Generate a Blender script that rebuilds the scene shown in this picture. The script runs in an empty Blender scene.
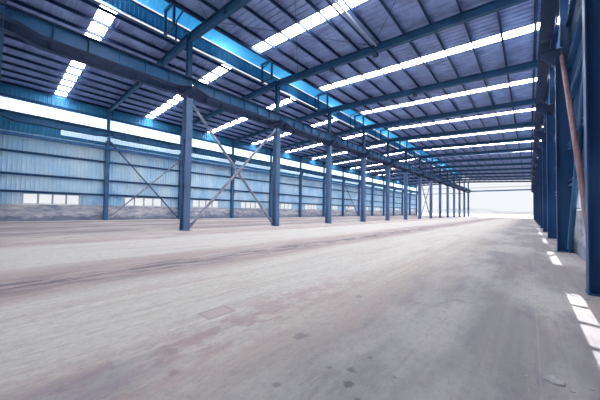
import bpy, math, random
from mathutils import Vector
random.seed(4)
sc = bpy.context.scene
col = sc.collection

# ------------------------------------------------------------------ measured layout (metres)
BAY = 8.0
Y0 = 0.13                       # first frame
NF = 15                         # frames 0..14
def FY(i): return Y0 + BAY * i
XM, XL, XR = -16.65, -34.75, 1.45     # middle row, left wall sheet, right wall sheet
XA, XB = XM - 1.78, XM + 1.78         # edges of the ridge opening
YB, YE = -20.0, FY(NF - 1) + 0.35
def roof_z(x):
    if x < XM: return 12.23 + 0.0428 * (x + 34.75)
    return 12.88 - 0.0485 * (x - XB)
def floor_z(x):
    t = min(1.0, max(0.0, (x - XM) / (0.92 - XM)))
    return -0.215 * t

ORD = ['nearest', 'second', 'third', 'fourth', 'fifth', 'sixth', 'seventh', 'eighth', 'ninth', 'tenth', 'eleventh',
       'twelfth', 'thirteenth', 'fourteenth', 'fifteenth', 'sixteenth']

# ------------------------------------------------------------------ materials
def mat(name, base, rough=0.6, metal=0.0, spec=0.3, vary=0.0, vscale=3.0, stretch=(1, 1, 1), second=None, bump=0.0,
        emit=None, estr=0.0):
    m = bpy.data.materials.new(name); m.use_nodes = True
    nt = m.node_tree; b = nt.nodes['Principled BSDF']
    b.inputs['Roughness'].default_value = rough
    b.inputs['Metallic'].default_value = metal
    b.inputs['Specular IOR Level'].default_value = spec
    b.inputs['Base Color'].default_value = (*base, 1)
    if vary > 0:
        tc = nt.nodes.new('ShaderNodeNewGeometry'); mp = nt.nodes.new('ShaderNodeMapping')
        mp.inputs['Scale'].default_value = stretch
        nt.links.new(tc.outputs['Position'], mp.inputs['Vector'])
        no = nt.nodes.new('ShaderNodeTexNoise'); no.inputs['Scale'].default_value = vscale
        no.inputs['Detail'].default_value = 6; no.inputs['Roughness'].default_value = 0.62
        nt.links.new(mp.outputs['Vector'], no.inputs['Vector'])
        rp = nt.nodes.new('ShaderNodeValToRGB')
        rp.color_ramp.elements[0].position = 0.36; rp.color_ramp.elements[1].position = 0.66
        s = second or tuple(c * (1 - vary) for c in base)
        rp.color_ramp.elements[0].color = (*s, 1); rp.color_ramp.elements[1].color = (*base, 1)
        nt.links.new(no.outputs['Fac'], rp.inputs['Fac']); nt.links.new(rp.outputs['Color'], b.inputs['Base Color'])
        if bump > 0:
            bp = nt.nodes.new('ShaderNodeBump'); bp.inputs['Strength'].default_value = bump
            bp.inputs['Distance'].default_value = 0.05
            nt.links.new(no.outputs['Fac'], bp.inputs['Height']); nt.links.new(bp.outputs['Normal'], b.inputs['Normal'])
    if emit:
        b.inputs['Emission Color'].default_value = (*emit, 1); b.inputs['Emission Strength'].default_value = estr
    return m

M = {}
M['column'] = mat('column_paint', (0.125, 0.225, 0.42), 0.5, vary=0.3, vscale=1.6, stretch=(1, 1, .35))
M['wall_col'] = mat('wall_column_paint', (0.06, 0.17, 0.36), 0.5, vary=0.3, vscale=1.6)
M['girder'] = mat('girder_paint', (0.025, 0.12, 0.28), 0.5, vary=0.3, vscale=1.2)
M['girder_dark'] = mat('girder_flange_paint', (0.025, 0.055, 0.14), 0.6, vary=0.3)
M['rafter'] = mat('rafter_paint', (0.02, 0.09, 0.21), 0.5, vary=0.25, vscale=1.0)
M['purlin'] = mat('purlin_paint', (0.012, 0.04, 0.12), 0.6, vary=0.2, vscale=1.5)
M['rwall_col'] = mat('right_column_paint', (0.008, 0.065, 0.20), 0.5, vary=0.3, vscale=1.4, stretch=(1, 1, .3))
M['roof'] = mat('roof_sheet', (0.32, 0.45, 0.78), 0.45, vary=0.25, vscale=0.9, second=(0.21, 0.27, 0.54))
M['wall'] = mat('wall_sheet_blue', (0.66, 0.83, 0.95), 0.5, vary=0.35, vscale=0.5, stretch=(1, 1, .5), second=(0.36, 0.63, 0.88))
M['wall_up'] = mat('wall_sheet_deep_blue', (0.06, 0.32, 0.60), 0.5, vary=0.3, vscale=0.5)
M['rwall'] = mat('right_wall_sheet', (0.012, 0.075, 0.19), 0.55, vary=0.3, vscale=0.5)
M['girt'] = mat('girt_paint', (0.03, 0.12, 0.30), 0.5)
M['brace'] = mat('brace_tube', (0.42, 0.43, 0.52), 0.4, vary=0.35, vscale=2.0, second=(0.18, 0.20, 0.31))
M['brace_dark'] = mat('brace_tube_dark', (0.07, 0.14, 0.30), 0.45)
M['rust'] = mat('primer_tube', (0.24, 0.14, 0.17), 0.6, vary=0.35, vscale=2.5)
M['rail'] = mat('crane_rail_steel', (0.16, 0.12, 0.16), 0.45, metal=.3)
M['conc'] = mat('plinth_concrete', (0.68, 0.66, 0.68), 0.9, vary=0.6, vscale=1.6, stretch=(1, .5, 1.5),
                second=(0.22, 0.27, 0.40), bump=.4)
M['frame'] = mat('window_frame', (0.42, 0.50, 0.60), 0.5)
M['stone'] = mat('stone', (0.44, 0.42, 0.46), 0.8, vary=0.3, vscale=20)
M['sand'] = mat('sand', (0.62, 0.58, 0.53), 0.95, vary=0.2, vscale=0.05)
M['hill'] = mat('hill', (0.25, 0.265, 0.285), 0.95, vary=0.3, vscale=0.02)
M['leaf'] = mat('leaf_dark', (0.03, 0.16, 0.12), 0.7)
SKYL = mat('translucent_panel', (0.8, 0.88, 0.95), 0.5, emit=(1.0, 0.97, 0.94), estr=26.0)
WALLL = mat('translucent_wall_panel', (0.8, 0.9, 0.95), 0.5, emit=(0.58, 0.84, 1.0), estr=1.25)
LOWL = mat('pale_wall_panel', (0.7, 0.85, 0.95), 0.5, emit=(0.55, 0.80, 1.0), estr=.55)

pm_ = M['conc'].node_tree; pb_ = pm_.nodes['Principled BSDF']; src = pb_.inputs['Base Color'].links[0].from_socket
g_ = pm_.nodes.new('ShaderNodeNewGeometry'); sx_ = pm_.nodes.new('ShaderNodeSeparateXYZ'); pm_.links.new(g_.outputs['Position'], sx_.inputs[0])
nn = pm_.nodes.new('ShaderNodeTexNoise'); nn.inputs['Scale'].default_value = 1.2; nn.inputs['Detail'].default_value = 7; nn.inputs['Roughness'].default_value = .7
pm_.links.new(g_.outputs['Position'], nn.inputs['Vector'])
ma = pm_.nodes.new('ShaderNodeMath'); ma.operation = 'MULTIPLY_ADD'; ma.inputs[1].default_value = 1.6; pm_.links.new(nn.outputs['Fac'], ma.inputs[0]); 
sb = pm_.nodes.new('ShaderNodeMath'); sb.operation = 'MULTIPLY'; sb.inputs[1].default_value = -1.0; pm_.links.new(sx_.outputs['Z'], sb.inputs[0]); pm_.links.new(sb.outputs[0], ma.inputs[2])
rr_ = pm_.nodes.new('ShaderNodeValToRGB'); rr_.color_ramp.elements[0].position = .36; rr_.color_ramp.elements[1].position = .46
rr_.color_ramp.elements[1].color = (.75, .75, .75, 1); pm_.links.new(ma.outputs[0], rr_.inputs['Fac'])
mi = pm_.nodes.new('ShaderNodeMix'); mi.data_type = 'RGBA'; pm_.links.new(rr_.outputs['Color'], mi.inputs[0]); pm_.links.new(src, mi.inputs[6]); mi.inputs[7].default_value = (.17, .21, .32, 1)
pm_.links.new(mi.outputs[2], pb_.inputs['Base Color'])

# thin clear glass that lets the sun through
g = bpy.data.materials.new('window_glass'); g.use_nodes = True
nt = g.node_tree; nt.nodes.clear()
o = nt.nodes.new('ShaderNodeOutputMaterial'); t = nt.nodes.new('ShaderNodeBsdfTransparent')
t.inputs['Color'].default_value = (1, 1, 1, 1)
gl = nt.nodes.new('ShaderNodeBsdfGlossy'); gl.inputs['Roughness'].default_value = 0.05
mx = nt.nodes.new('ShaderNodeMixShader'); mx.inputs['Fac'].default_value = 0.03
nt.links.new(t.outputs[0], mx.inputs[1]); nt.links.new(gl.outputs[0], mx.inputs[2]); nt.links.new(mx.outputs[0], o.inputs[0])
M['glass'] = g

# ventilator sheet: blue translucent plastic lit from outside
v = bpy.data.materials.new('ventilator_sheet'); v.use_nodes = True
nt = v.node_tree; nt.nodes.clear()
o = nt.nodes.new('ShaderNodeOutputMaterial'); d = nt.nodes.new('ShaderNodeBsdfDiffuse'); t = nt.nodes.new('ShaderNodeBsdfTranslucent')
d.inputs['Color'].default_value = (0.16, 0.52, 0.76, 1); t.inputs['Color'].default_value = (0.10, 0.52, 0.74, 1)
mx = nt.nodes.new('ShaderNodeMixShader'); mx.inputs['Fac'].default_value = 0.45
nt.links.new(d.outputs[0], mx.inputs[1]); nt.links.new(t.outputs[0], mx.inputs[2]); nt.links.new(mx.outputs[0], o.inputs[0])
M['vent'] = v
M['vent_side'] = mat('ventilator_side_sheet', (0.14, 0.46, 0.72), 0.5, vary=.2, vscale=.8)

# floor ------------------------------------------------------------
f = bpy.data.materials.new('dusty_concrete_floor'); f.use_nodes = True
nt = f.node_tree; N = nt.nodes; Lk = nt.links; bs = N['Principled BSDF']
bs.inputs['Roughness'].default_value = 0.85; bs.inputs['Specular IOR Level'].default_value = 0.2
geo = N.new('ShaderNodeNewGeometry')
def noise(scale, st, detail=6, rough=.6, off=(0, 0, 0)):
    mp = N.new('ShaderNodeMapping'); mp.inputs['Scale'].default_value = st; mp.inputs['Location'].default_value = off
    Lk.new(geo.outputs['Position'], mp.inputs['Vector'])
    n = N.new('ShaderNodeTexNoise'); n.inputs['Scale'].default_value = scale; n.inputs['Detail'].default_value = detail
    n.inputs['Roughness'].default_value = rough
    Lk.new(mp.outputs['Vector'], n.inputs['Vector']); return n.outputs['Fac']
def ramp(src, pts):
    r = N.new('ShaderNodeValToRGB'); e = r.color_ramp.elements
    e[0].position = -1.0 + 1.0; e.remove(e[1])
    first = True
    for p, c in sorted(pts, key=lambda q: q[0]):
        rgba = (c, c, c, 1) if isinstance(c, (int, float)) else (*c, 1)
        if first: el = e[0]; el.position = p; first = False
        else: el = e.new(p)
        el.color = rgba
    Lk.new(src, r.inputs['Fac']); return r.outputs['Color']
def math_(op, a, b=None, c=None):
    n = N.new('ShaderNodeMath'); n.operation = op
    for k, x in enumerate((a, b, c)):
        if x is None: continue
        if isinstance(x, (int, float)): n.inputs[k].default_value = x
        else: Lk.new(x, n.inputs[k])
    return n.outputs[0]
def mixc(fac, a, b):
    n = N.new('ShaderNodeMix'); n.data_type = 'RGBA'
    if isinstance(fac, (int, float)): n.inputs[0].default_value = fac
    else: Lk.new(fac, n.inputs[0])
    for k, x in ((6, a), (7, b)):
        if isinstance(x, tuple): n.inputs[k].default_value = (*x, 1)
        else: Lk.new(x, n.inputs[k])
    return n.outputs[2]
sep = N.new('ShaderNodeSeparateXYZ'); Lk.new(geo.outputs['Position'], sep.inputs[0])
wob = math_('ADD', math_('MULTIPLY_ADD', noise(.5, (1, .25, 1), 4), 1.2, -0.6), math_('MULTIPLY_ADD', noise(3, (1, .12, 1), 5), .5, -.25))
X = math_('ADD', sep.outputs['X'], wob)
xs = math_('MULTIPLY_ADD', X, 1 / 40.0, 36 / 40.0)      # -36..4 -> 0..1
def xp(x): return (x + 36) / 40.0
LIGHT = (0.65, 0.635, 0.59); PINK = (0.49, 0.40, 0.38); PURP = (0.27, 0.265, 0.285); TAN = (0.52, 0.48, 0.44); BRN = (0.22, 0.19, 0.205); MAUVE = (0.38, 0.32, 0.32)
base = ramp(xs, [(xp(-35.5), LIGHT), (xp(-34.2), LIGHT), (xp(-32.8), BRN), (xp(-27), MAUVE), (xp(-24), BRN), (xp(-21), MAUVE), (xp(-18.5), BRN), (xp(-16.6), TAN), (xp(-14), PINK),
                 (xp(-13.2), LIGHT), (xp(-9.3), LIGHT), (xp(-8.6), PINK), (xp(-6.5), PINK), (xp(-6.0), LIGHT), (xp(-3.4), LIGHT), (xp(-2.3), TAN), (xp(-1.3), PURP), (xp(0.2), PURP), (xp(2), BRN)])
# long wheel streaks
st = noise(1.0, (7.0, .16, 1), 9, .72)
c1 = mixc(math_('MULTIPLY', ramp(st, [(.38, 1.), (.56, 0.)]), .42), base, (0.38, 0.345, 0.35))
# pink worn patches
pk = noise(.8, (1.8, .35, 1), 8, .7, (3, 7, 0))
c2 = mixc(math_('MULTIPLY', ramp(pk, [(.54, 0.), (.64, 1.)]), .38), c1, (0.50, 0.38, 0.37))
# light dust sheets
du = noise(.45, (1.1, .4, 1), 6, .6, (9, 1, 0))
c3 = mixc(math_('MULTIPLY', ramp(du, [(.48, 0.), (.60, 1.)]), .45), c2, (0.62, 0.615, 0.59))
# dark tyre line at X=-7.2 and in the brown belts
dx = math_('ABSOLUTE', math_('ADD', X, 7.35))
band = ramp(dx, [(0.0, 1.), (0.95, 0.)])
dk = math_('MULTIPLY', band, ramp(noise(2.2, (2.2, .35, 1), 8, .75), [(.45, 0.), (.54, 1.)]))
c4 = mixc(math_('MULTIPLY', dk, .9), c3, (0.13, 0.13, 0.17))
dx2 = math_('ABSOLUTE', math_('ADD', X, 15.3))
dk2 = math_('MULTIPLY', ramp(dx2, [(0.0, 1.), (1., 1.)]), ramp(noise(1.6, (1.2, .35, 1), 8, .75, (4, 4, 0)), [(.53, 0.), (.62, 1.)]))
belt = ramp(xs, [(xp(-34), .6), (xp(-16), 1.), (xp(-13.6), .7), (xp(-13.0), 0.), (xp(-2.5), 0.), (xp(-1.5), .6), (xp(1), .6)])
c5 = mixc(math_('MULTIPLY', math_('MULTIPLY', dk2, belt), .6), c4, (0.17, 0.16, 0.21))
# small oil spots
sp = noise(4.5, (1, .8, 1), 5, .6, (1.7, 2.3, 0))
c6 = mixc(math_('MULTIPLY', ramp(sp, [(.70, 0.), (.75, 1.)]), .6), c5, (0.14, 0.13, 0.16))
# fine grain
fg = noise(16, (1, .5, 1), 6, .75)
def blob(cx, cy, r):
    a = math_('SUBTRACT', sep.outputs['X'], cx); b = math_('SUBTRACT', sep.outputs['Y'], cy)
    dd = math_('SQRT', math_('ADD', math_('MULTIPLY', a, a), math_('MULTIPLY', b, b)))
    dd = math_('ADD', dd, math_('MULTIPLY_ADD', noise(14, (1, 1, 1), 5, .7), r * 2.4, -r * 1.2))
    return ramp(dd, [(r * .55, 1.), (r, 0.)])
for cx, cy, rr, k in ((-1.27, 2.2, .055, .8), (-1.36, 2.42, .05, .6), (-1.12, 2.08, .035, .7), (-1.55, 2.3, .03, .5), (-1.33, 2.75, .03, .5), (-2.2, 2.6, .11, .45), (-3.0, 1.35, .10, .4),
                      (-2.6, 1.2, .06, .4), (-1.75, 1.75, .04, .5), (-1.0, 2.6, .03, .5), (-2.4, 4.5, .09, .35), (-1.0, 5.6, .12, .3)):
    c6 = mixc(math_('MULTIPLY', blob(cx, cy, rr), k), c6, (0.13, 0.12, 0.14))
# pink abraded belt near the camera
pb = math_('MULTIPLY', ramp(math_('ABSOLUTE', math_('ADD', X, 2.9)), [(.2, 1.), (.9, 0.)]), ramp(noise(2.6, (1, .6, 1), 8, .7, (2, 5, 0)), [(.46, 0.), (.56, 1.)]))
pb = math_('MULTIPLY', pb, ramp(math_('MULTIPLY', sep.outputs['Y'], .1), [(.25, 1.), (.7, .1)]))
c6 = mixc(math_('MULTIPLY', pb, .7), c6, (0.42, 0.30, 0.31))
# purple grey grime at the camera's foot
gb = math_('MULTIPLY', ramp(math_('ABSOLUTE', math_('ADD', X, 2.9)), [(.1, 1.), (.6, 0.)]), ramp(math_('MULTIPLY', sep.outputs['Y'], .1), [(.08, 1.), (.14, 0.)]))
c6 = mixc(math_('MULTIPLY', gb, .6), c6, (0.27, 0.25, 0.31))
c7 = mixc(math_('MULTIPLY', ramp(fg, [(.38, 1.), (.55, 0.)]), .26), c6, (0.24, 0.23, 0.26))
gr = noise(38, (1, .7, 1), 4, .7)
c7 = mixc(math_('MULTIPLY', ramp(gr, [(.60, 0.), (.68, 1.)]), .45), c7, (0.18, 0.17, 0.20))
# expansion joints
def joint(src, at, w):
    return ramp(math_('ABSOLUTE', math_('SUBTRACT', src, at)), [(0., 1.), (w, 0.)])
c8 = mixc(math_('MULTIPLY', joint(sep.outputs['X'], 0.07, .015), .10), c7, (0.72, 0.72, 0.74))
ym = math_('WRAP', sep.outputs['Y'], 4.0, 0.0)
c9 = mixc(math_('MULTIPLY', joint(ym, 1.9, .02), .03), c8, (0.25, 0.24, 0.27))
# repaired pinkish rectangle
def box_mask(cx, cy, hx, hy):
    a = math_('LESS_THAN', math_('ABSOLUTE', math_('SUBTRACT', sep.outputs['X'], cx)), hx)
    b = math_('LESS_THAN', math_('ABSOLUTE', math_('SUBTRACT', sep.outputs['Y'], cy)), hy)
    return math_('MULTIPLY', a, b)
c10 = mixc(math_('MULTIPLY', box_mask(-3.6, 2.3, .17, .24), .8), c9, (0.44, 0.36, 0.37))
c10 = mixc(math_('MULTIPLY', box_mask(-3.6, 2.3, .12, .18), .6), c10, (0.56, 0.50, 0.49))
Lk.new(c10, bs.inputs['Base Color'])
bp = N.new('ShaderNodeBump'); bp.inputs['Strength'].default_value = .35; bp.inputs['Distance'].default_value = .02
Lk.new(fg, bp.inputs['Height']); Lk.new(bp.outputs[0], bs.inputs['Normal'])
M['floor'] = f

# ------------------------------------------------------------------ mesh builder
class MB:
    def __init__(s): s.v = []; s.f = []
    def box(s, x0, x1, y0, y1, z0, z1):
        n = len(s.v)
        s.v += [(x0, y0, z0), (x1, y0, z0), (x1, y1, z0), (x0, y1, z0), (x0, y0, z1), (x1, y0, z1), (x1, y1, z1), (x0, y1, z1)]
        s.f += [tuple(n + k for k in q) for q in ((3, 2, 1, 0), (4, 5, 6, 7), (0, 1, 5, 4), (1, 2, 6, 5), (2, 3, 7, 6), (3, 0, 4, 7))]
        return s
    def hexa(s, pts):      # 8 points: bottom ring, top ring
        n = len(s.v); s.v += [tuple(p) for p in pts]
        s.f += [tuple(n + k for k in q) for q in ((3, 2, 1, 0), (4, 5, 6, 7), (0, 1, 5, 4), (1, 2, 6, 5), (2, 3, 7, 6), (3, 0, 4, 7))]
        return s
    def prism(s, poly, axis, a, b):   # poly in the two other axes, extruded along axis from a to b
        n = len(s.v); k = len(poly)
        for t in (a, b):
            for p in poly:
                s.v.append({0: (t, p[0], p[1]), 1: (p[0], t, p[1]), 2: (p[0], p[1], t)}[axis])
        s.f.append(tuple(range(n + k - 1, n - 1, -1))); s.f.append(tuple(range(n + k, n + 2 * k)))
        for i in range(k):
            j = (i + 1) % k; s.f.append((n + i, n + j, n + k + j, n + k + i))
        return s
    def tube(s, a, b, r, seg=12, r2=None):
        a = Vector(a); b = Vector(b); d = (b - a).normalized()
        u = d.orthogonal().normalized(); w = d.cross(u); n = len(s.v)
        for p, rr in ((a, r), (b, r2 or r)):
            for i in range(seg):
                t = 2 * math.pi * i / seg; s.v.append(tuple(p + u * math.cos(t) * rr + w * math.sin(t) * rr))
        for i in range(seg):
            j = (i + 1) % seg; s.f.append((n + i, n + j, n + seg + j, n + seg + i))
        s.f.append(tuple(range(n + seg - 1, n - 1, -1))); s.f.append(tuple(range(n + seg, n + 2 * seg)))
        return s
    def build(s, name, m, parent=None, bevel=0, smooth=False):
        me = bpy.data.meshes.new(name); me.from_pydata(s.v, [], s.f); me.update()
        import bmesh
        bm = bmesh.new(); bm.from_mesh(me); bmesh.ops.recalc_face_normals(bm, faces=bm.faces); bm.to_mesh(me); bm.free()
        me.materials.append(m)
        ob = bpy.data.objects.new(name, me); col.objects.link(ob); ob.parent = parent
        if bevel:
            b = ob.modifiers.new('b', 'BEVEL'); b.width = bevel; b.segments = 1; b.limit_method = 'ANGLE'
        if smooth:
            for p in me.polygons: p.use_smooth = True
        return ob

def tag(o, label=None, cat=None, group=None, kind=None):
    if label: o['label'] = label
    if cat: o['category'] = cat
    if group: o['group'] = group
    if kind: o['kind'] = kind
    return o
def empty(name, loc=(0, 0, 0)):
    o = bpy.data.objects.new(name, None); col.objects.link(o); o.location = loc; o.empty_display_size = .3; return o
CH = {}
def copy_tree(o, parent=None):
    c = o.copy(); col.objects.link(c); c.parent = parent
    for ch in list(o.children): copy_tree(ch, c)
    return c

# ------------------------------------------------------------------ sheets
def corr_profile(a, b, period=0.3, depth=0.05):
    """breakpoints (t, offset) of a ribbed sheet between a and b"""
    out = [(a, 0.0)]; n = max(1, round((b - a) / period)); p = (b - a) / n
    for i in range(n):
        s = a + i * p
        out += [(s + p * .62, 0.0), (s + p * .70, depth), (s + p * .90, depth), (s + p * .98, 0.0)]
    out.append((b, 0.0)); return out
def wall_sheet(mb, x, sign, ya, yb, za, zb, period=.3):
    """ribs stand proud toward sign (into the room)"""
    pr = corr_profile(ya, yb, period); n = len(mb.v); th = 0.012
    for side in (0, 1):
        for t, o in pr:
            xx = x + sign * o - sign * th * side
            mb.v.append((xx, t, za)); mb.v.append((xx, t, zb))
    k = len(pr)
    for s in (0, 1):
        for i in range(k - 1):
            a = n + s * 2 * k + 2 * i; mb.f.append((a, a + 2, a + 3, a + 1))
    for i in (0, k - 1):
        a = n + 2 * i; b = a + 2 * k; mb.f.append((a, a + 1, b + 1, b))
    for i in range(k - 1):
        a = n + 2 * i; b = a + 2 * k
        mb.f.append((a, b, b + 2, a + 2)); mb.f.append((a + 1, a + 3, b + 3, b + 1))
def roof_sheet(mb, xa, xb, ya, yb, period=.4, dz=0.0, depth=.04):
    pr = corr_profile(ya, yb, period, depth); n = len(mb.v); th = 0.012
    for side in (0, 1):
        for t, o in pr:
            for x in (xa, xb): mb.v.append((x, t, roof_z(x) - o + th * side + dz))
    k = len(pr)
    for s in (0, 1):
        for i in range(k - 1):
            a = n + s * 2 * k + 2 * i; mb.f.append((a, a + 2, a + 3, a + 1))
    for i in (0, k - 1):
        a = n + 2 * i; b = a + 2 * k; mb.f.append((a, a + 1, b + 1, b))
    for i in range(k - 1):
        a = n + 2 * i; b = a + 2 * k
        mb.f.append((a, b, b + 2, a + 2)); mb.f.append((a + 1, a + 3, b + 3, b + 1))

SKW = 0.82
def sky_y(i): return FY(i) + 4.05 - SKW / 2
# roof (ceiling) left and right of the ridge opening, with the skylight bands left free
for nm, xa, xb in (('ceiling', XL - .1, XA), ('ceiling', XB, XR + .15)):
    mb = MB(); y = YB
    for i in range(0, NF - 1):
        roof_sheet(mb, xa, xb, y, sky_y(i)); y = sky_y(i) + SKW
    roof_sheet(mb, xa, xb, y, YE)
    o = mb.build('ceiling', M['roof']); tag(o, 'ribbed purple grey underside of the roof sheeting over the ' + ('left aisle' if xa < XM else 'main hall'), 'ceiling', kind='structure')

for side, xa, xb in (('aisle', XL - .1, XA), ('nave', XB, XR + .15)):
    for i in range(0, NF - 1):
        mb = MB(); y0 = FY(i) + 4.05
        h = SKW / 2
        mb.hexa([(xa, y0 - h, roof_z(xa) + .03), (xb, y0 - h, roof_z(xb) + .03), (xb, y0 + h, roof_z(xb) + .03), (xa, y0 + h, roof_z(xa) + .03),
                 (xa, y0 - h, roof_z(xa) + .045), (xb, y0 - h, roof_z(xb) + .045), (xb, y0 + h, roof_z(xb) + .045), (xa, y0 + h, roof_z(xa) + .045)])
        o = mb.build('skylight', SKYL)
        # count visible ones from the camera
        where = 'over the main hall' if side == 'nave' else 'in the left aisle roof'
        tag(o, 'glowing white skylight strip %s, %s from the camera' % (where, ORD[i]), 'skylight', 'skylight strips ' + where)

# walls ------------------------------------------------------------
PL, WB, WT = 1.55, 1.59, 2.56       # plinth top, window bottom and top
S1, S2 = 9.80, 10.88                # translucent band
def has_win(i): return 0 <= i < NF - 1
def wall(name, x, sign, mlow, mup, label, eave):
    mb = MB(); up = MB(); y = YB
    for i in range(NF - 1):
        a = FY(i) + (1.8 if sign == 1 else 3.6); b = a + 4.0
        wall_sheet(mb, x, sign, y, a, PL, WT); y = b
    wall_sheet(mb, x, sign, y, YE, PL, WT)
    wall_sheet(mb, x, sign, YB, YE, WT, 8.05)
    wall_sheet(up, x, sign, YB, YE, 8.05, 8.4)
    wall_sheet(up, x, sign, YB, FY(0) + 4.2, 8.4, 8.95) if name == 'wall_left' else wall_sheet(up, x, sign, YB, YE, 8.4, 8.95)
    wall_sheet(up, x, sign, YB, YE, 8.95, S1)
    wall_sheet(up, x, sign, YB, YE, S2, eave)
    wall_sheet(up, x, sign, YB, FY(0) - 8, S1, S2)
    o = mb.build(name, mlow); tag(o, label, 'wall', kind='structure')
    u = up.build('upper_sheeting', mup, o)
    p = MB().box(min(x - sign * .22, x + sign * .01), max(x - sign * .22, x + sign * .01), YB, YE, -.6, PL)
    p.build('concrete_plinth', M['conc'], o)
wall('wall_left', XL, 1, M['wall'], M['wall_up'], 'long light blue ribbed steel wall on stained concrete plinth', roof_z(XL) + .0)
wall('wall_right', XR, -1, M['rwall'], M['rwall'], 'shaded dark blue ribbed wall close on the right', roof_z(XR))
for side, x, s in (('left', XL, 1), ('right', XR, -1)):
    for i in range(-1, NF - 1):
        mb = MB(); wall_sheet(mb, x, s, FY(i), FY(i + 1), S1, S2)
        o = mb.build('translucent_wall_panel', WALLL)
        tag(o, 'white translucent strip high on the %s wall, %s bay from camera' % (side, ORD[i + 1]), 'wall panel', 'translucent strips high on the %s wall' % side)
for i in range(0, NF - 1):
    mb = MB(); wall_sheet(mb, XL, 1, FY(i) + (4.2 if i == 0 else 0), FY(i + 1), 8.4, 8.95)
    o = mb.build('translucent_wall_panel', LOWL)
    tag(o, 'narrow pale strip below the crane girder on left wall, %s bay from camera' % ORD[i], 'wall panel', 'narrow pale strips on the left wall')

# windows ------------------------------------------------------------
def make_window(x, s, nm):
    r = empty(nm, (x, 0, WB))
    fr = MB(); H = WT - WB; W = 4.0
    a, b = min(0, s * .07), max(0, s * .07)
    fr.box(a, b, 0, W, 0, .05); fr.box(a, b, 0, W, H - .05, H)
    fr.box(a, b, 0, .05, .05, H - .05); fr.box(a, b, W - .05, W, .05, H - .05)
    for k in (1, 2, 3): fr.box(a, b, k - .07, k + .07, .05, H - .05)
    fr.build('window_frame', M['frame'], r)
    for k in range(4):
        MB().box(s * .03 - .003, s * .03 + .003, k + .07, k + .93, .05, H - .05).build('pane', M['glass'], r)
    return r
n = 0
for side, x, s in (('left', XL, 1), ('right', XR, -1)):
    proto = make_window(x, s, 'window_1' if s == 1 else 'window_15')
    WO = 1.8 if s == 1 else 3.6
    for i in range(0, NF - 1):
        n += 1
        w = proto if i == 0 else copy_tree(proto)
        w.name = 'window_%d' % n
        w.location = (x, FY(i) + WO, WB)
        tag(w, 'low four pane window in the %s wall, %s from the camera' % (side, ORD[i]), 'window', 'low windows in the %s wall' % side, 'structure')

# girts ------------------------------------------------------------
def girt_mesh():
    return [(0, 0), (.16, 0), (.16, .03), (.03, .03), (.03, .17), (.16, .17), (.16, .20), (0, .20)]
for side, x, s in (('left', XL + .04, 1), ('right', XR - .04, -1)):
    for z, wd in ((2.60, 'above the windows'), (4.15, 'at mid height'), (6.15, 'in the upper half'), (7.62, 'below the crane girder'), (9.55, 'under the translucent strip'), (10.93, 'over the translucent strip')):
        mb = MB(); mb.prism([(s * p[0], p[1]) for p in girt_mesh()], 1, YB, YE)
        o = mb.build('wall_girt', M['girt']); o.location = (x, 0, z)
        tag(o, 'dark blue horizontal wall girt %s on the %s wall' % (wd, side), 'girt', 'girts along the %s wall' % side)

# purlins ------------------------------------------------------------
Zs = [(0, 0), (.08, 0), (.08, .02), (.02, .02), (.02, .22), (-.06, .22), (-.06, .20), (0, .20)]
px_n = [XB + .12] + [-13.36 + 1.52 * k for k in range(0, 10)] + [1.15]
px_a = [-34.45 + 1.45 * k for k in range(0, 11)] + [XA - .12]
for side, lst in (('main hall', px_n), ('left aisle', px_a)):
    for k, x in enumerate(lst):
        o = MB().prism(Zs, 1, YB, YE).build('roof_purlin', M['purlin'])
        o.location = (x, 0, roof_z(x) - .265)
        kk = k
        pos = ('%s purlin from the ridge under the main hall roof' % (ORD[kk] if kk else 'first')) if side == 'main hall' else ('%s purlin from the left wall under the aisle roof' % (ORD[kk] if kk else 'first'))
        tag(o, 'long dark blue ' + pos, 'purlin', 'purlins under the %s roof' % side)

# rafters ------------------------------------------------------------
def rafter(xa, xb, Y, da, db, label, group):
    """tapered I rafter from xa to xb, its top just under the purlins"""
    r = empty('roof_rafter', (xa, Y, roof_z(xa) - .26 - da))
    oz = r.location.z
    za, zb = roof_z(xa) - .26 - oz, roof_z(xb) - .26 - oz; L = xb - xa
    t = .03; w = .13
    def slab(z0a, z1a, z0b, z1b, hw): return [(0, -hw, z0a), (L, -hw, z0b), (L, hw, z0b), (0, hw, z0a), (0, -hw, z1a), (L, -hw, z1b), (L, hw, z1b), (0, hw, z1a)]
    MB().hexa(slab(za - t, za, zb - t, zb, w)).build('top_flange', M['rafter'], r)
    MB().hexa(slab(za - da, za - da + t, zb - db, zb - db + t, w)).build('bottom_flange', M['rafter'], r)
    MB().hexa(slab(za - da + t, za - t, zb - db + t, zb - t, .012)).build('web', M['rafter'], r)
    for q in (.22, .5, .78):
        x = L * q; zt = za + (zb - za) * q; d = da + (db - da) * q
        MB().box(x - .012, x + .012, -w, w, zt - d + t, zt - t).build('splice_plate', M['rafter'], r)
    return tag(r, label, 'rafter', group)
pn = pa = None
for i in range(NF):
    if pn is None:
        pn = rafter(XM + .16, 1.2, FY(i), .56, .46, '', ''); pa = rafter(XL + .1, XM - .16, FY(i), .32, .56, '', '')
        rn, ra = pn, pa
    else:
        rn, ra = copy_tree(pn), copy_tree(pa); rn.location.y = ra.location.y = FY(i)
    tag(rn, 'blue tapered steel rafter spanning the main hall, %s from the camera' % ORD[i], 'rafter', 'rafters across the main hall')
    tag(ra, 'blue tapered steel rafter spanning the left aisle, %s from the camera' % ORD[i], 'rafter', 'rafters across the left aisle')

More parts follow.
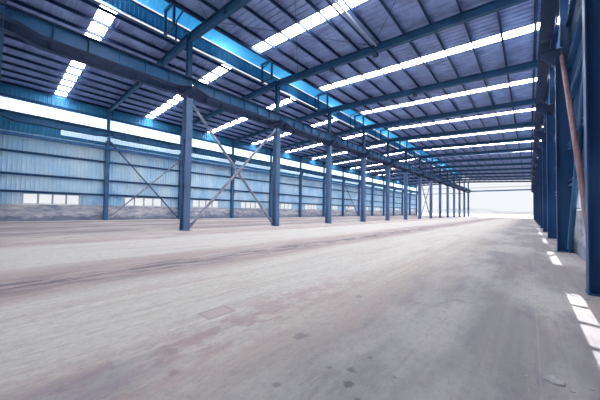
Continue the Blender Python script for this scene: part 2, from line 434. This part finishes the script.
# columns ------------------------------------------------------------
def hsec(mb, dx, wy, z0, z1, tf=.025, tw=.014):
    mb.box(-dx / 2, -dx / 2 + tf, -wy / 2, wy / 2, z0, z1); mb.box(dx / 2 - tf, dx / 2, -wy / 2, wy / 2, z0, z1)
    mb.box(-dx / 2 + tf, dx / 2 - tf, -tw / 2, tw / 2, z0, z1); return mb
def make_mid():
    r = empty('steel_column', (XM, 0, 0))
    hsec(MB(), .52, .42, 0.02, 8.55).build('lower_shaft', M['column'], r)
    MB().box(-.36, .36, -.30, .30, -.03, .02).build('base_plate', M['column'], r)
    h = MB()      # cross head carrying the two crane girders
    h.prism([(-.85, 8.92), (-.85, 8.80), (-.28, 8.45), (.28, 8.45), (.85, 8.80), (.85, 8.92)], 1, -.16, .16)
    h.box(-.9, .9, -.21, .21, 8.92, 8.98)
    h.build('cross_head', M['girder_dark'], r)
    hsec(MB(), .34, .26, 8.98, roof_z(XM - .01) - .30, .02, .012).build('upper_shaft', M['rafter'], r)
    g = MB()
    for z in (.5, 3.0, 5.8): g.box(-.235, .235, -.19, .19, z, z + .015)
    g.build('stiffener_plates', M['column'], r)
    return r
def make_wallcol(s, m):
    r = empty('steel_column', (0, 0, 0)); x0 = s * .30
    a = hsec(MB(), .5, .34, 0.02, 8.55); a.v = [(p[0] + x0, p[1], p[2]) for p in a.v]; a.build('lower_shaft', m, r)
    MB().box(x0 - .27, x0 + .27, -.21, .21, -.03, .02).build('base_plate', m, r)
    b = MB().prism([(s * .55, 8.15), (s * 1.03, 8.62), (s * 1.03, 8.90), (s * .10, 8.90), (s * .10, 8.15)], 1, -.05, .05)
    b.box(min(s * .52, s * 1.05), max(s * .52, s * 1.05), -.12, .12, 8.90, 8.95); b.build('crane_bracket', m if s > 0 else M['girder_dark'], r)
    zt = roof_z(XL if s > 0 else XR) - (.60 if s > 0 else .74)
    c = hsec(MB(), .28, .26, 8.95, zt, .02, .012); c.v = [(p[0] + s * .24, p[1], p[2]) for p in c.v]; c.build('upper_shaft', m, r)
    return r
pm = make_mid(); pl = make_wallcol(1, M['wall_col']); pr_ = make_wallcol(-1, M['rwall_col'])
mids = []
for i in range(NF):
    cm, cl = (pm, pl) if i == 0 else (copy_tree(pm), copy_tree(pl))
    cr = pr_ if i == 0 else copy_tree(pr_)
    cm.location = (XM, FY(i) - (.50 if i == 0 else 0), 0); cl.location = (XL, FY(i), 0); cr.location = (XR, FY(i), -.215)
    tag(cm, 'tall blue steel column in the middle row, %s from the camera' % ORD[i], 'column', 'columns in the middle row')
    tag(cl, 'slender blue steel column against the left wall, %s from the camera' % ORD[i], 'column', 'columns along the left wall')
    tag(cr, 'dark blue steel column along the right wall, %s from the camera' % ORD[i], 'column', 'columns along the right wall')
bpy.context.view_layer.update()

# crane girders ------------------------------------------------------------
def make_girder(m, deep=.74, end=.50, top=9.52):
    r = empty('crane_girder', (0, 0, 0)); Lg = BAY - .02; y0 = .01
    zb = top - deep; ze = top - end
    poly = [(y0, ze), (y0 + .32, ze), (y0 + 1.1, zb), (y0 + Lg - 1.1, zb), (y0 + Lg - .32, ze), (y0 + Lg, ze), (y0 + Lg, top - .03), (y0, top - .03)]
    MB().prism(poly, 0, -.009, .009).build('web', m, r)
    MB().box(-.20, .20, y0, y0 + Lg, top - .03, top).build('top_flange', M['girder_dark'], r)
    lo = MB(); pts = poly[:6]
    for a, b in zip(pts[:-1], pts[1:]):
        lo.hexa([(-.17, a[0], a[1] - .03), (.17, a[0], a[1] - .03), (.17, b[0], b[1] - .03), (-.17, b[0], b[1] - .03),
                 (-.17, a[0], a[1]), (.17, a[0], a[1]), (.17, b[0], b[1]), (-.17, b[0], b[1])])
    lo.build('bottom_flange', M['girder_dark'], r)
    for k in range(7):
        y = .25 + k * (BAY - .5) / 6
        zz = ze if (k in (0, 6)) else zb
        for sx in (-1, 1):
            MB().box(min(sx * .01, sx * .13), max(sx * .01, sx * .13), y - .008, y + .008, zz + .02 if k in (0, 6) else zz + .005, top - .03).build('stiffener', m, r)
    MB().box(-.04, .04, y0, y0 + Lg, top, top + .09).build('crane_rail', M['rail'], r)
    return r
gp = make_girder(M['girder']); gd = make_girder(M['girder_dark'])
used = set()
for x, wd in ((XM + .58, 'facing the hall, middle row'), (XM - .58, 'behind the middle row columns'), (XL + .86, 'along the left wall'), (XR - .86, 'along the right wall')):
    for i in range(-1, NF - 1):
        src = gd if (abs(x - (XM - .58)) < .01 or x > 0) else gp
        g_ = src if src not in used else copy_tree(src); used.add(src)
        g_.location = (x, FY(i), 0)
        if abs(x - (XM - .58)) < .01 or x > 0: pass
        tag(g_, 'crane girder %s, %s bay from the camera' % (wd, ORD[i + 1]), 'crane girder', 'crane girders ' + wd)
# horizontal walkway tubes beside wall girders
def straight(name, m, a, b, r, label, cat, group=None, seg=12):
    o = MB().tube((0, 0, 0), tuple(Vector(b) - Vector(a)), r, seg).build(name, m, smooth=False)
    o.location = a
    return tag(o, label, cat, group)
for x, s, sd in ((XL + .64, 1, 'left'),):
    for i in range(-1, NF - 1):
        if i == -1: tp = MB().box(-.10, .10, .01, BAY - .01, 0, .24).build('tie_beam', M['girt']); tb = tp if s == 1 else tp
        o = tp if i == -1 else tp.copy()
        if i != -1: col.objects.link(o)
        o.location = (x, FY(i), 7.55)
        tag(o, 'horizontal tie beam across the %s wall columns, %s bay from camera' % (sd, ORD[i + 1]), 'tie beam', 'tie beams on the %s wall' % sd)

# diagonal braces ------------------------------------------------------------
def brace(x, i, up, z0, z1, m, r, label, group, dx=0.0):
    if x > 0: z0 -= .215
    ya, yb = FY(i) + .27, FY(i + 1) - .27
    a = (x + dx, ya, z0 if up else z1); b = (x + dx, yb, z1 if up else z0)
    o = empty('diagonal_brace', a); d = Vector(b) - Vector(a); u = d.normalized()
    MB().tube(u * .18, d - u * .18, r).build('tube', m, o)
    for e, q in ((Vector((0, 0, 0)), 1), (d, -1)):
        yy = e.y; zz = e.z; s = q
        MB().prism([(yy - .05 * s, zz - .18), (yy + .22 * s, zz - .12 + (.12 if (up == (q > 0)) else -.12)), (yy + .22 * s, zz + .12 + (.12 if (up == (q > 0)) else -.12)), (yy - .05 * s, zz + .18)], 0, -.012, .012).build('gusset_plate', m, o)
    return tag(o, label, 'brace', group)
for i, wd in ((1, 'near middle row bay'), (7, 'far middle row bay')):
    brace(XM, i, True, .25, 8.3, M['brace'], .095, 'pale steel diagonal brace rising away from camera in the %s' % wd, 'cross braces in the middle row', .10)
    brace(XM, i, False, .25, 8.3, M['brace'], .095, 'grey steel diagonal brace falling away from camera in the %s' % wd, 'cross braces in the middle row', -.10)
    brace(XL + .34, i, True, .25, 7.45, M['brace'], .08, 'thin diagonal tube brace rising away along left wall, %s' % ('near bay' if i == 1 else 'far bay'), 'cross braces on the left wall', .08)
    brace(XL + .34, i, False, .25, 8.4, M['brace_dark'], .08, 'thin diagonal tube brace falling away along left wall, %s' % ('near bay' if i == 1 else 'far bay'), 'cross braces on the left wall', -.08)
    brace(XR - .30, i, True, .05, 8.3, M['rust'], .075, 'rusty primer coloured diagonal brace rising away along right wall, %s' % ('near bay' if i == 1 else 'far bay'), 'cross braces on the right wall', -.06)
    brace(XR - .20, i, False, .05, 8.3, M['girder'], .085, 'blue diagonal brace falling away from camera along right wall, %s' % ('near bay' if i == 1 else 'far bay'), 'cross braces on the right wall', 0.0)

# ridge ventilator ------------------------------------------------------------
r = empty('ridge_ventilator', (XM, 0, roof_z(XM)))
oz = r.location.z
def side(x, s, z0, z1):
    mb = MB(); wall_sheet(mb, x - XM, s, 0, YE - Y0, z0 - oz, z1 - oz, .25); return mb
for x, s in ((XM - 2.2, 1), (XM + 2.2, -1)):
    side(x, s, 13.38 if s > 0 else 13.22, 14.36 if s > 0 else 14.46).build('side_sheeting', M['vent_side'], r)
mb = MB(); prof = []
for k in range(9):
    t = -1 + k / 4; prof.append((t * 2.45, 14.74 + .42 * (1 - t * t) - oz))
n = 0
pr = corr_profile(0, YE - Y0, .25, .03)
for y, o_ in pr:
    for x, z in prof: mb.v.append((x, y, z - o_))
K = len(prof)
for a in range(len(pr) - 1):
    for b in range(K - 1): q = a * K + b; mb.f.append((q, q + 1, q + K + 1, q + K))
vr = mb.build('vent_roof', M['vent'], r)
sm = vr.modifiers.new('s', 'SOLIDIFY'); sm.thickness = .008
for s in (-1, 1):
    MB().box(s * 1.82 - .05, s * 1.82 + .05, 0, YE - Y0, roof_z(XM + s * 1.8) + (.02 if s < 0 else -.02) - oz, (12.98 if s < 0 else 13.24) - oz).build('curb', M['girder'], r)  # curb on the hall side made taller to keep sun from leaking in
    MB().box(s * 1.15 - .05, s * 1.15 + .05, 0, YE - Y0, 14.84 - oz, 14.97 - oz).build('vent_purlin', M['purlin'], r)
MB().box(-.06, .06, 0, YE - Y0, 14.98 - oz, 15.09 - oz).build('vent_purlin', M['purlin'], r)
for s in (-1, 1):
    if s > 0: MB().box(1.8, 2.25, 0, YE - Y0, 13.17 - oz, 13.22 - oz).build('sun_block_strip', M['girder'], r); MB().box(2.17, 2.26, 0, YE - Y0, 14.4 - oz, 14.78 - oz).build('sun_block_plate', M['vent_side'], r)  # closing pieces added on the hall side only, to block sun through the gaps
    MB().box(s * 2.12 - .03, s * 2.12 + .03, 0, YE - Y0, (13.38 if s < 0 else 13.22) - oz, (13.46 if s < 0 else 13.30) - oz).build('side_rail', M['girder'], r)
    MB().box(s * 2.12 - .03, s * 2.12 + .03, 0, YE - Y0, 14.28 - oz, 14.36 - oz).build('side_rail', M['girder'], r)
r.location.y = Y0
tag(r, 'long bright blue ridge ventilator above the middle column row', 'ventilator')
def make_vframe():
    q = empty('frame', (0, 0, 0)); z0 = 12.40
    for s in (-1, 1):
        MB().box(s * .6 - .075, s * .6 + .075, -.06, .06, -.25, 1.2).build('post', M['rafter'], q)
    MB().box(-.72, .72, -.07, .07, 1.2, 1.34).build('top_bar', M['rafter'], q)
    MB().box(-.72, .72, -.05, .05, -.35, -.25).build('sill_bar', M['rafter'], q)
    return q
vp = make_vframe()
for i in range(NF - 1):
    q = vp if i == 0 else copy_tree(vp); q.parent = r; q.location = (0, FY(i) + 6.7 - Y0, 12.52 - oz)
# hoop brackets carrying the ventilator on every rafter
def hoop():
    q = empty('hoop', (0, 0, 0))
    for s in (-1, 1):
        MB().box(s * 2.04 - .04, s * 2.04 + .04, -.04, .04, -.02, 1.6).build('post', M['rafter'], q)
        MB().hexa([(s * 1.98, -.04, 1.48), (s * 2.08, -.04, 1.48), (s * 2.08, .04, 1.48), (s * 1.98, .04, 1.48), (0, -.04, 1.80), (0.001 * s, -.04, 1.80), (.001 * s, .04, 1.80), (0, .04, 1.80)]) if False else None
    b = MB(); pts = [(-2.08, 1.64), (-1.15, 1.92), (0, 2.06), (1.15, 1.92), (2.08, 1.64)]
    for a, c in zip(pts[:-1], pts[1:]):
        b.hexa([(a[0], -.04, a[1] - .08), (c[0], -.04, c[1] - .08), (c[0], .04, c[1] - .08), (a[0], .04, a[1] - .08), (a[0], -.04, a[1]), (c[0], -.04, c[1]), (c[0], .04, c[1]), (a[0], .04, a[1])])
    b.build('hoop_bar', M['rafter'], q); return q
hp = hoop()
for i in range(NF):
    q = hp if i == 0 else copy_tree(hp); q.parent = r; q.location = (0, FY(i) - Y0, 12.88 - oz)

# roof bracing rods, strut tubes ------------------------------------------------
def rod(a, b, rr, m, label, group, cat='rod', name='bracing_rod'):
    return straight(name, m, a, b, rr, label, cat, group, 8)
def rz(x): return roof_z(x) - .34
for i in (0, 1, 7):
    for k, (xa, xb) in enumerate(((-14.2, -7.7), (-7.7, -.8))):
        for q in (0, 1):
            a = (xa, FY(i) + .15, rz(xa)); b = (xb, FY(i + 1) - .15, rz(xb) - .03 * q)
            if q: a, b = (xa, FY(i + 1) - .15, rz(xa) - .03), (xb, FY(i) + .15, rz(xb) - .03)
            rod(a, b, .014, M['purlin'], 'thin bracing rod crossing under the main hall roof, %s bay from the camera' % ORD[i], 'roof bracing rods, %s bay' % ORD[i])
for i in (0, 1):
    for x, m, wd in ((-7.75, M['purlin'], 'dark'), (-7.45, M['frame'], 'pale')):
        o = rod((x, FY(i) + .14, roof_z(x) - .42), (x, FY(i + 1) - .14, roof_z(x) - .42), .06, m,
                '%s strut tube between %s under the main hall roof' % (wd, 'nearest and second rafters' if i == 0 else 'second and third rafters'), 'strut tubes under the main hall roof', 'tube', 'strut_tube')
for i, x in ((2, -7.6), (2, -11.0), (3, -7.6)):
    o = MB().box(-.16, .16, -.2, .2, -.2, .0).build('rafter_bracket', M['girder_dark'], bevel=.02)
    o.location = (x, FY(i), roof_z(x) - .26 - .515)
    tag(o, 'small dark bracket hanging under the %s rafter%s' % (ORD[i], ', nearer the ridge' if x < -9 else ' at mid span'), 'bracket', 'brackets under the hall rafters')

# open far end: header beams --------------------------------------------------
for x0, x1, z, h, wd in ((XM + .3, XR - .95, 8.80, .42, 'lowest thick'), (XM + .3, XR - .5, 10.15, .10, 'thin middle')):
    o = MB().box(0, x1 - x0, -.08, .08, 0, h).build('end_header_beam', M['girder']); o.location = (x0, FY(NF - 1), z)
    tag(o, '%s blue beam across the open far end of the hall' % wd, 'beam', 'beams across the open far end')
for x0, x1, z, h, wd in ((XL + .6, XM - .9, 8.3, .16, 'lower'), (XL + .6, XM - .3, 10.3, .10, 'upper')):
    o = MB().box(0, x1 - x0, -.08, .08, 0, h).build('end_header_beam', M['girder']); o.location = (x0, FY(NF - 1), z)
    tag(o, '%s blue beam across the open far end of the left aisle' % wd, 'beam', 'beams across the open aisle end')

# floor and outside ------------------------------------------------------------
mb = MB(); xs_ = [XL - .05, XM - 6, XM - 2, XM] + [XM + (0.92 - XM) * k / 6 for k in range(1, 7)] + [XR + .05]
for y in (YB, 0, 20, 60, YE + .3):
    for x in xs_: mb.v.append((x, y, floor_z(x)))
K = len(xs_)
for a in range(4):
    for b in range(K - 1): q = a * K + b; mb.f.append((q, q + 1, q + K + 1, q + K))
o = mb.build('floor', M['floor']); tag(o, 'dusty grey concrete floor with long pinkish tyre streaks', 'floor', kind='structure')
mb = MB().box(-600, 500, -300, 900, -1.0, -.62)
mb2 = MB(); mb2.v = [(-600, YE + .3, -.24), (500, YE + .3, -.24), (500, 900, -.24), (-600, 900, -.24), (-600, YE + .3, -1.3), (500, YE + .3, -1.3), (500, 900, -1.3), (-600, 900, -1.3)]
mb2.f = [(0, 1, 2, 3), (7, 6, 5, 4), (0, 4, 5, 1), (1, 5, 6, 2), (2, 6, 7, 3), (3, 7, 4, 0)]
o = mb2.build('ground_outside', M['sand']); tag(o, 'pale sandy ground outside the open far end', 'ground', kind='structure')
for nm, a in (('left', (-600, XL - .25)), ('right', (XR + .25, 500))):
    o = MB().box(a[0], a[1], -300, YE + .3, -1.3, -.5).build('ground_outside', M['sand']); tag(o, 'pale sandy ground outside the %s wall' % nm, 'ground', kind='structure')
o = MB().box(XL - .25, XR + .25, -300, YB, -1.3, -.3).build('ground_outside', M['sand']); tag(o, 'pale sandy ground behind the hall', 'ground', kind='structure')
# distant dunes
def dune(x0, x1, y, hmax, seed, label):
    rnd = random.Random(seed); mb = MB(); nx, ny = 70, 7
    ph = [rnd.uniform(0, 6.28) for _ in range(6)]
    for j in range(ny):
        v_ = j / (ny - 1)
        for i in range(nx):
            u_ = i / (nx - 1); e = math.sin(math.pi * u_) ** .5 * math.sin(math.pi * v_)
            h = hmax * e * (.55 + .22 * math.sin(9 * u_ + ph[0]) + .15 * math.sin(23 * u_ + ph[1] + 2 * v_) + .08 * math.sin(51 * u_ + ph[2]) + .05 * math.sin(97 * u_ + ph[3]))
            mb.v.append((x0 + (x1 - x0) * u_, y + 80 * v_, -.3 + max(0, h)))
    for j in range(ny - 1):
        for i in range(nx - 1): q = j * nx + i; mb.f.append((q, q + 1, q + nx + 1, q + nx))
    o = mb.build('hills', M['hill'], smooth=True); return tag(o, label, 'hills', kind='structure')
dune(-420, 60, 560, 13, 3, 'low hazy grey hills on the horizon')
dune(-140, 120, 420, 7.5, 8, 'lower bank of pale rubble before the hazy hills')

# debris ------------------------------------------------------------
def stone(x, y, r, flat, seed, label, group=None):
    rnd = random.Random(seed); mb = MB(); n = 9; rings = [(.82, 0), (1.0, .35), (.86, .85), (.0, 1.0)]
    rad = [rnd.uniform(.65, 1.1) for _ in range(n)]
    for q, z in rings[:-1]:
        for k in range(n):
            a = 2 * math.pi * k / n; mb.v.append((r * q * rad[k] * math.cos(a) * 1.25, r * q * rad[k] * math.sin(a), r * flat * z * rnd.uniform(.9, 1.1)))
    mb.v.append((0, 0, r * flat)); c = len(mb.v) - 1
    for b in range(2):
        for k in range(n): j = (k + 1) % n; mb.f.append((b * n + k, b * n + j, (b + 1) * n + j, (b + 1) * n + k))
    for k in range(n): mb.f.append((2 * n + k, 2 * n + (k + 1) % n, c))
    mb.f.append(tuple(range(n - 1, -1, -1)))
    o = mb.build('stone' if r > .05 else 'concrete_chip', M['stone']); o.location = (x * 1.06, y * 1.08, floor_z(x) - .003); o.rotation_euler.z = rnd.uniform(0, 6)
    return tag(o, label, 'stone', group)
stone(.155, 3.33, .085, .33, 1, 'flat pale stone flake lying alone on the floor at lower right')
for k, (x, y, r_) in enumerate([(-.03, 3.25, .02), (.02, 3.6, .016), (-.05, 3.5, .013), (.33, 3.06, .03), (.27, 3.25, .018), (-.02, 3.0, .014), (.2, 2.9, .018), (.4, 3.4, .016),
                                (-.6, 5.0, .02), (.1, 5.8, .018), (-1.3, 3.2, .016), (-.9, 4.1, .014)]):
    stone(x, y, r_, .5, 20 + k, 'tiny grey concrete chip scattered on the floor near the right wall', 'concrete chips on the floor')
# rubble heap at the foot of the nearest right column
for k in range(9):
    rnd = random.Random(k + 70)
    stone(.70 + rnd.uniform(-.12, .1), 7.1 + rnd.uniform(-.25, .15), rnd.uniform(.02, .04), .6, 90 + k, 'small rubble chip at the foot of the near right column', 'rubble at the right column foot')

# ------------------------------------------------------------------ light
w = bpy.data.worlds.new('World'); sc.world = w; w.use_nodes = True
bg = w.node_tree.nodes['Background']; bg.inputs['Color'].default_value = (0.90, 0.93, 0.97, 1); bg.inputs['Strength'].default_value = 1.0
s = bpy.data.lights.new('sun', 'SUN'); s.energy = 9.0; s.angle = math.radians(.5); s.color = (1, .97, .93)
so = bpy.data.objects.new('sun', s); col.objects.link(so)
d = Vector((-.33, .03, -1.0)).normalized()
so.rotation_euler = d.to_track_quat('-Z', 'Y').to_euler(); so.location = (20, -20, 40)

# ------------------------------------------------------------------ camera
F, yaw, pitch, roll, h, sh = 266.98, .7104, .0292, .0153, 1.4058, 2.19
cam = bpy.data.cameras.new('camera'); co = bpy.data.objects.new('camera', cam); col.objects.link(co); sc.camera = co
cam.sensor_width = 36; cam.sensor_fit = 'HORIZONTAL'; cam.lens = F / 600 * 36; cam.shift_y = sh / 600
cam.clip_start = .05; cam.clip_end = 3000
fv = Vector((-math.sin(yaw) * math.cos(pitch), math.cos(yaw) * math.cos(pitch), math.sin(pitch)))
rv = Vector((math.cos(yaw), math.sin(yaw), 0)); uv = rv.cross(fv)
r2 = rv * math.cos(roll) + uv * math.sin(roll); u2 = -rv * math.sin(roll) + uv * math.cos(roll)
from mathutils import Matrix
co.matrix_world = Matrix(((r2.x, u2.x, -fv.x, 0), (r2.y, u2.y, -fv.y, 0), (r2.z, u2.z, -fv.z, h), (0, 0, 0, 1)))

sc.view_settings.view_transform = 'Standard'; sc.view_settings.look = 'None'
sc.view_settings.exposure = 0.0; sc.view_settings.gamma = 1.0; sc.view_settings.use_curve_mapping = False
sc.cycles.max_bounces = 8; sc.cycles.diffuse_bounces = 5
